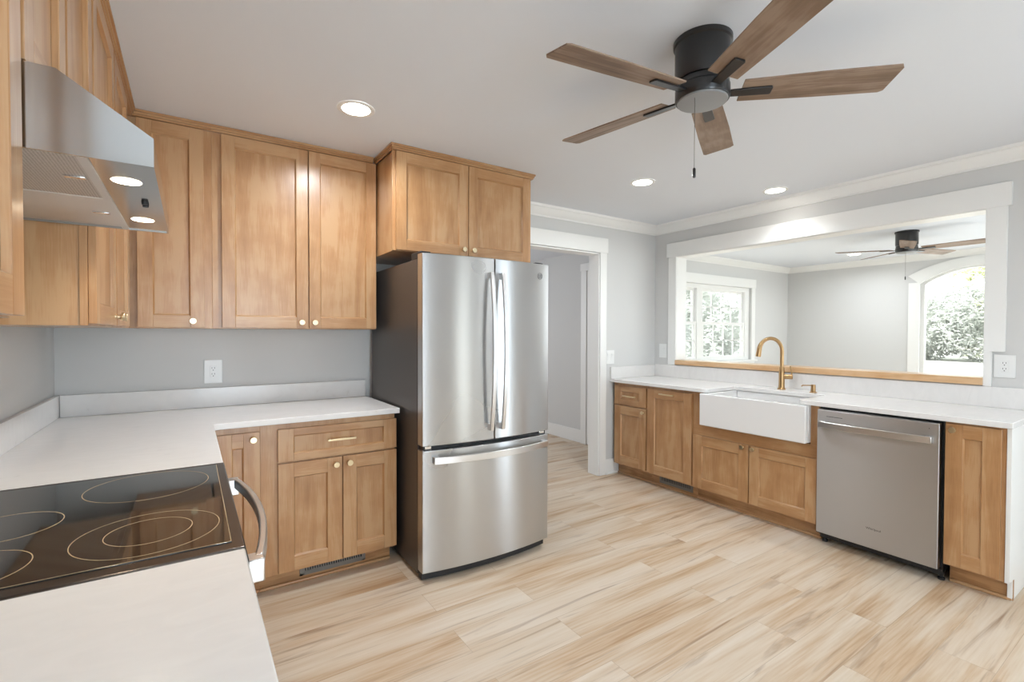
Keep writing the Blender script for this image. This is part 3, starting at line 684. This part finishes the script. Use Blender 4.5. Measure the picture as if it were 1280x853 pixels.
# ------------------------------------------------------------------ range hood
t = thing('range_hood', (-.3, 1.49, 1.66), 'stainless under-cabinet range hood with two lit lamps on the left wall', 'range hood')
prof = [(XL + .002, 1.804), (-.189, 1.804), (-.054, 1.713), (-.054, 1.660), (-.075, 1.660), (-.075, 1.672), (-.155, 1.664), (-.160, 1.676), (XL + .03, 1.676), (XL + .03, 1.660), (XL + .002, 1.660)]
m = MB()
outer = [(-.002 + XL + .004, 1.804), (-.189, 1.804), (-.054, 1.713), (-.054, 1.660)]
for y in (1.128, 1.856):
    m.prism([(XL + .002, y, 1.804), (-.189, y, 1.804), (-.054, y, 1.713), (-.054, y, 1.660), (XL + .002, y, 1.660)], (0, .004, 0))
m.prism([(XL + .002, 1.13, 1.804), (-.189, 1.13, 1.804), (-.189, 1.13, 1.800), (XL + .002, 1.13, 1.800)], (0, .728, 0))
m.prism([(-.189, 1.13, 1.804), (-.054, 1.13, 1.713), (-.058, 1.13, 1.711), (-.191, 1.13, 1.800)], (0, .728, 0))
m.box(-.058, -.054, 1.13, 1.858, 1.660, 1.713)
obj('shell', m, STEEL_HOOD, t)
obj('lamp_panel', MB().box(-.152, -.058, 1.132, 1.856, 1.663, 1.669), STEEL_HOOD, t)
obj('divider_rail', MB().box(-.166, -.150, 1.132, 1.856, 1.6605, 1.672), STEEL_DULL, t)
obj('filter', MB().box(-.555, -.166, 1.134, 1.486, 1.666, 1.678), FILTER, t, .002, 'perforated steel grease filter')
obj('filter', MB().box(-.555, -.166, 1.492, 1.856, 1.666, 1.678), STEEL_DULL, t, .002)
obj('back_rail', MB().box(XL + .002, -.553, 1.132, 1.856, 1.660, 1.68), STEEL_HOOD, t)
for yy, xx in ((1.31, -.192), (1.66, -.192)): obj('chrome_plate', MB().box(xx - .018, xx + .018, yy - .008, yy + .008, 1.6635, 1.667), CHROME, t, .002)  # two small chrome plates below the filters
for yy in (1.277, 1.690):
    l = obj('lamp', MB().lathe([(0, 1.6615), (.024, 1.6615), (.026, 1.6632), (0, 1.6632)], -.107, yy), HOODL, t)
    d = bpy.data.lights.new('hood_lamp_light', 'SPOT'); d.energy = 4; d.color = (1, .88, .70); d.spot_size = R(150); d.spot_blend = .8; d.shadow_soft_size = .025
    o = bpy.data.objects.new('hood_lamp_light', d); COL.objects.link(o); o.parent = t; o.location = Vector((-.107, yy, 1.655)) - WORLD[t.name]
for yy in (1.452, 1.478): obj('control_knob', MB().lathe([(0, 1.656), (.006, 1.656), (.007, 1.663), (0, 1.663)], -.088, yy), DARK, t)

# ------------------------------------------------------------------ recessed ceiling lights
def can(x, y, label, power=CAN_POWER, spread=160):
    t = thing('recessed_light', (x, y, ZC - .006), label, 'ceiling light', 'recessed ceiling lights')
    obj('trim_ring', MB().lathe([(.066, ZC - .001), (.066, ZC - .004), (.080, ZC - .006), (.088, ZC - .003), (.088, ZC - .0005)], x, y, ident, 40), TRIM, t)
    obj('lens', MB().lathe([(0, ZC - .003), (.067, ZC - .003), (.067, ZC - .0005), (0, ZC - .0005)], x, y, ident, 40), CANL, t)
    d = bpy.data.lights.new('can_light', 'AREA'); d.shape = 'DISK'; d.size = .13; d.spread = R(spread); d.energy = power; d.color = (.88, .945, 1)
    o = bpy.data.objects.new('can_light', d); COL.objects.link(o); o.parent = t; o.location = (0, 0, -.004)
can(.680, 2.390, 'lit recessed ceiling light above the back counter, nearest the wall cabinets', 10)
can(2.721, 2.387, 'lit recessed ceiling light in front of the doorway')
can(3.705, 1.954, 'lit recessed ceiling light above the sink, close to the pass-through wall', 2.4, 115)
for _x, _y in ((2.7, .10), (.75, -1.2)): can(_x, _y, 'added unseen recessed ceiling light behind the viewpoint, fill for the kitchen', 5)  # two added lights, out of view, raise the kitchen's general brightness
can(7.578, 2.906, 'lit recessed ceiling light in the far room seen through the pass-through')

# ------------------------------------------------------------------ ceiling fans
def fan(x, y, a0, label, pitch=11, chain=(-.072, -.014), zb=2.247):
    t = thing('ceiling_fan', (x, y, 2.2), label, 'ceiling fan', 'five blade ceiling fans')
    obj('canopy', MB().lathe([(0, ZC - .0005), (.104, ZC - .0005), (.104, ZC - .016), (.098, ZC - .020), (.098, 2.300), (.094, 2.291), (0, 2.291)], x, y, ident, 48), BLACKM, t, 0)
    obj('motor_hub', MB().lathe([(0, 2.291), (.090, 2.290), (.094, 2.283), (.094, 2.268), (.097, 2.264), (.097, 2.226), (.094, 2.220), (0, 2.220)], x, y, ident, 48), BLACKM, t)
    obj('light_lens', MB().lathe([(0, 2.2205), (.0895, 2.2205), (.088, 2.214), (.05, 2.211), (0, 2.210)], x, y, ident, 48), LENS_OFF, t)
    for k in range(5):
        a = R(a0 + 72 * k); d = Vector((math.cos(a), math.sin(a), 0)); p = R(pitch)
        s = Vector((-math.sin(a) * math.cos(p), math.cos(a) * math.cos(p), -math.sin(p))); nn = d.cross(s)
        c = Vector((x, y, zb))
        def Q(r, w, h=0): return c + d * r + s * w + nn * h
        h = .0028; m = MB()
        out = [(.135, -.057), (.135, .057), (.40, .066), (.618, .069), (.632, .060), (.640, -.052), (.630, -.068), (.40, -.066)]
        m.prism([Q(r, w, -h) for r, w in out], nn * 2 * h, d)
        b = obj('blade', m, BLADE, t, .0012)
        m = MB(); sg = -1
        br = [(.080, -.016), (.080, .016), (.120, .018), (.235, .020), (.240, .015), (.240, -.015), (.235, -.020), (.120, -.018)]
        m.prism([Q(r, w, -h - .0075) for r, w in br], nn * .007, d)
        obj('blade_iron', m, BLACKM, b, .001)
    cx, cy = x + chain[0], y + chain[1]
    ch = obj('pull_chain', MB().tube([(cx, cy, 2.232), (cx, cy, 1.955)], .0012, 6), plain('bead_chain_metal', (.22, .2, .18), .35, 1), t)
    obj('pull', MB().tube([(cx, cy, 1.957), (cx, cy, 1.953), (cx, cy, 1.925), (cx, cy, 1.921)], [.003, .0055, .0055, .004], 12), BLACKM, ch)
fan(1.597, 1.117, 28, 'black ceiling fan with five driftwood blades and pull chain in the kitchen', chain=(-.058, -.010))
fan(6.35, 1.95, 54, 'ceiling fan in the far room seen through the pass-through')

# ------------------------------------------------------------------ outlets and switches
def plate(name, m, u0, u1, v0, v1, label, cat, kind):
    t = thing(name, m((u0 + u1) / 2, v0, 0), label, cat, 'white wall plates')
    obj('cover_plate', MB().box(u0, u1, v0, v1, .0004, .006, m), PLASTIC, t, .003, seg=3)
    uc, vc = (u0 + u1) / 2, (v0 + v1) / 2
    if kind == 'outlet':
        f = obj('receptacle', MB().box(uc - .0165, uc + .0165, vc - .0335, vc + .0335, .005, .0078, m), PLASTIC, t, .001)
        sl = MB()
        for dv in (.017, -.017):
            for du in (-.0065, .0065): sl.box(uc + du - .0011, uc + du + .0011, vc + dv - .001, vc + dv + .008, .0076, .0081, m)
            sl.lathe([(0, .0076), (.0027, .0076), (.0027, .0081), (0, .0081)], uc, vc + dv - .009, m, 12)
        obj('slots', sl, INK, f)
    else:
        for du in ([0] if kind == 'switch' else [-.023, .023]):
            mm = MB(); w = .016; hh = .033
            a = [m(uc + du - w, vc - hh, .0055), m(uc + du - w, vc - hh, .0072), m(uc + du - w, vc, .0085), m(uc + du - w, vc + hh, .012), m(uc + du - w, vc + hh, .0055)]
            b = Vector(m(uc + du + w, 0, 0)) - Vector(m(uc + du - w, 0, 0))
            mm.prism(a, b); obj('rocker', mm, PLASTIC, t, .0008)
plate('wall_outlet', facing_back(YB), .065, .157, 1.052, 1.189, 'white duplex outlet on the grey wall above the back counter', 'outlet', 'outlet')
plate('wall_outlet', facing_right(XR - .0), .702, .795, 1.093, 1.229, 'white duplex outlet right of the pass-through opening', 'outlet', 'outlet')
plate('light_switch', facing_right(XR), 3.168, 3.263, 1.104, 1.244, 'white switch plate left of the pass-through opening', 'switch', 'switch')
plate('light_switch', facing_back(YB), 3.300, 3.403, 1.055, 1.187, 'white switch plate beside the doorway casing', 'switch', 'double')

# ------------------------------------------------------------------ outdoors
struct('ground', MB().box(-40, 90, -60, 90, -.5, -.32), GROUND)
def thicket(name, clumps, mat, label, cat, group=None, ls=.10, stuff=True):
    """clumps: (x, y, height, radius, leaves)"""
    rnd = random.Random(len(clumps) * 7 + int(clumps[0][0])); m = MB()
    for x, y, h, r, n in clumps:
        for k in range(int(n * 1.5)):
            th = rnd.uniform(0, 6.283); cz = rnd.uniform(-1, 1); rr = rnd.uniform(.25, 1) ** .5 * (1 + .22 * math.sin(3 * th + x) * math.cos(4 * cz + y))
            sq = math.sqrt(max(0, 1 - cz * cz)); c = Vector((x + r * rr * sq * math.cos(th), y + r * rr * sq * math.sin(th), -.3 + h * .5 + h * .5 * rr * cz))
            if c.z < -.3: c.z = -.3 + rnd.uniform(0, .3)
            a = Vector((rnd.gauss(0, 1), rnd.gauss(0, 1), rnd.gauss(0, .7))).normalized(); b = a.orthogonal().normalized(); s = ls * rnd.uniform(.5, 1.4)
            m.face([c - a * s * 1.6, c + b * s * .5, c + a * s * 1.6, c - b * s * .5], None, False)
        for k in range(9):
            th = rnd.uniform(0, 6.28); m.tube([(x + .15 * math.cos(th), y + .15 * math.sin(th), -.33), (x + r * .35 * math.cos(th), y + r * .35 * math.sin(th), h * .45), (x + r * .85 * math.cos(th + .3), y + r * .85 * math.sin(th + .3), h * rnd.uniform(.6, .95))], [.10, .06, .02], 5)
    o = obj(name, m, mat); tag(o, label, cat, group)
    if stuff: o['kind'] = 'stuff'
    return o
thicket('thicket', [(39, 14.6, 3.9, 2.8, 7000), (40, 11.2, 4.6, 3.0, 8000), (39, 7.8, 5.4, 3.0, 7000), (40, 5.0, 5.0, 2.8, 3000)], LEAF_A, 'tangle of pale grey-green bushes seen through the arched glass opening', 'bushes', ls=.09)
thicket('tree', [(48, 9.6, 8.2, 2.9, 5000), (47, 6.0, 9.0, 3.2, 5000)], LEAF_B, 'yellow-green tree rising behind the bushes through the arched opening', 'tree', ls=.16, stuff=False)
thicket('thicket', [(19, 15, 5.4, 2.6, 6000), (15, 15, 5.8, 2.6, 6000), (23, 16, 5.4, 2.8, 6000), (27, 17, 6.0, 2.8, 3000)], LEAF_A, 'tangle of pale grey-green trees outside the double window of the far room', 'bushes', ls=.09)
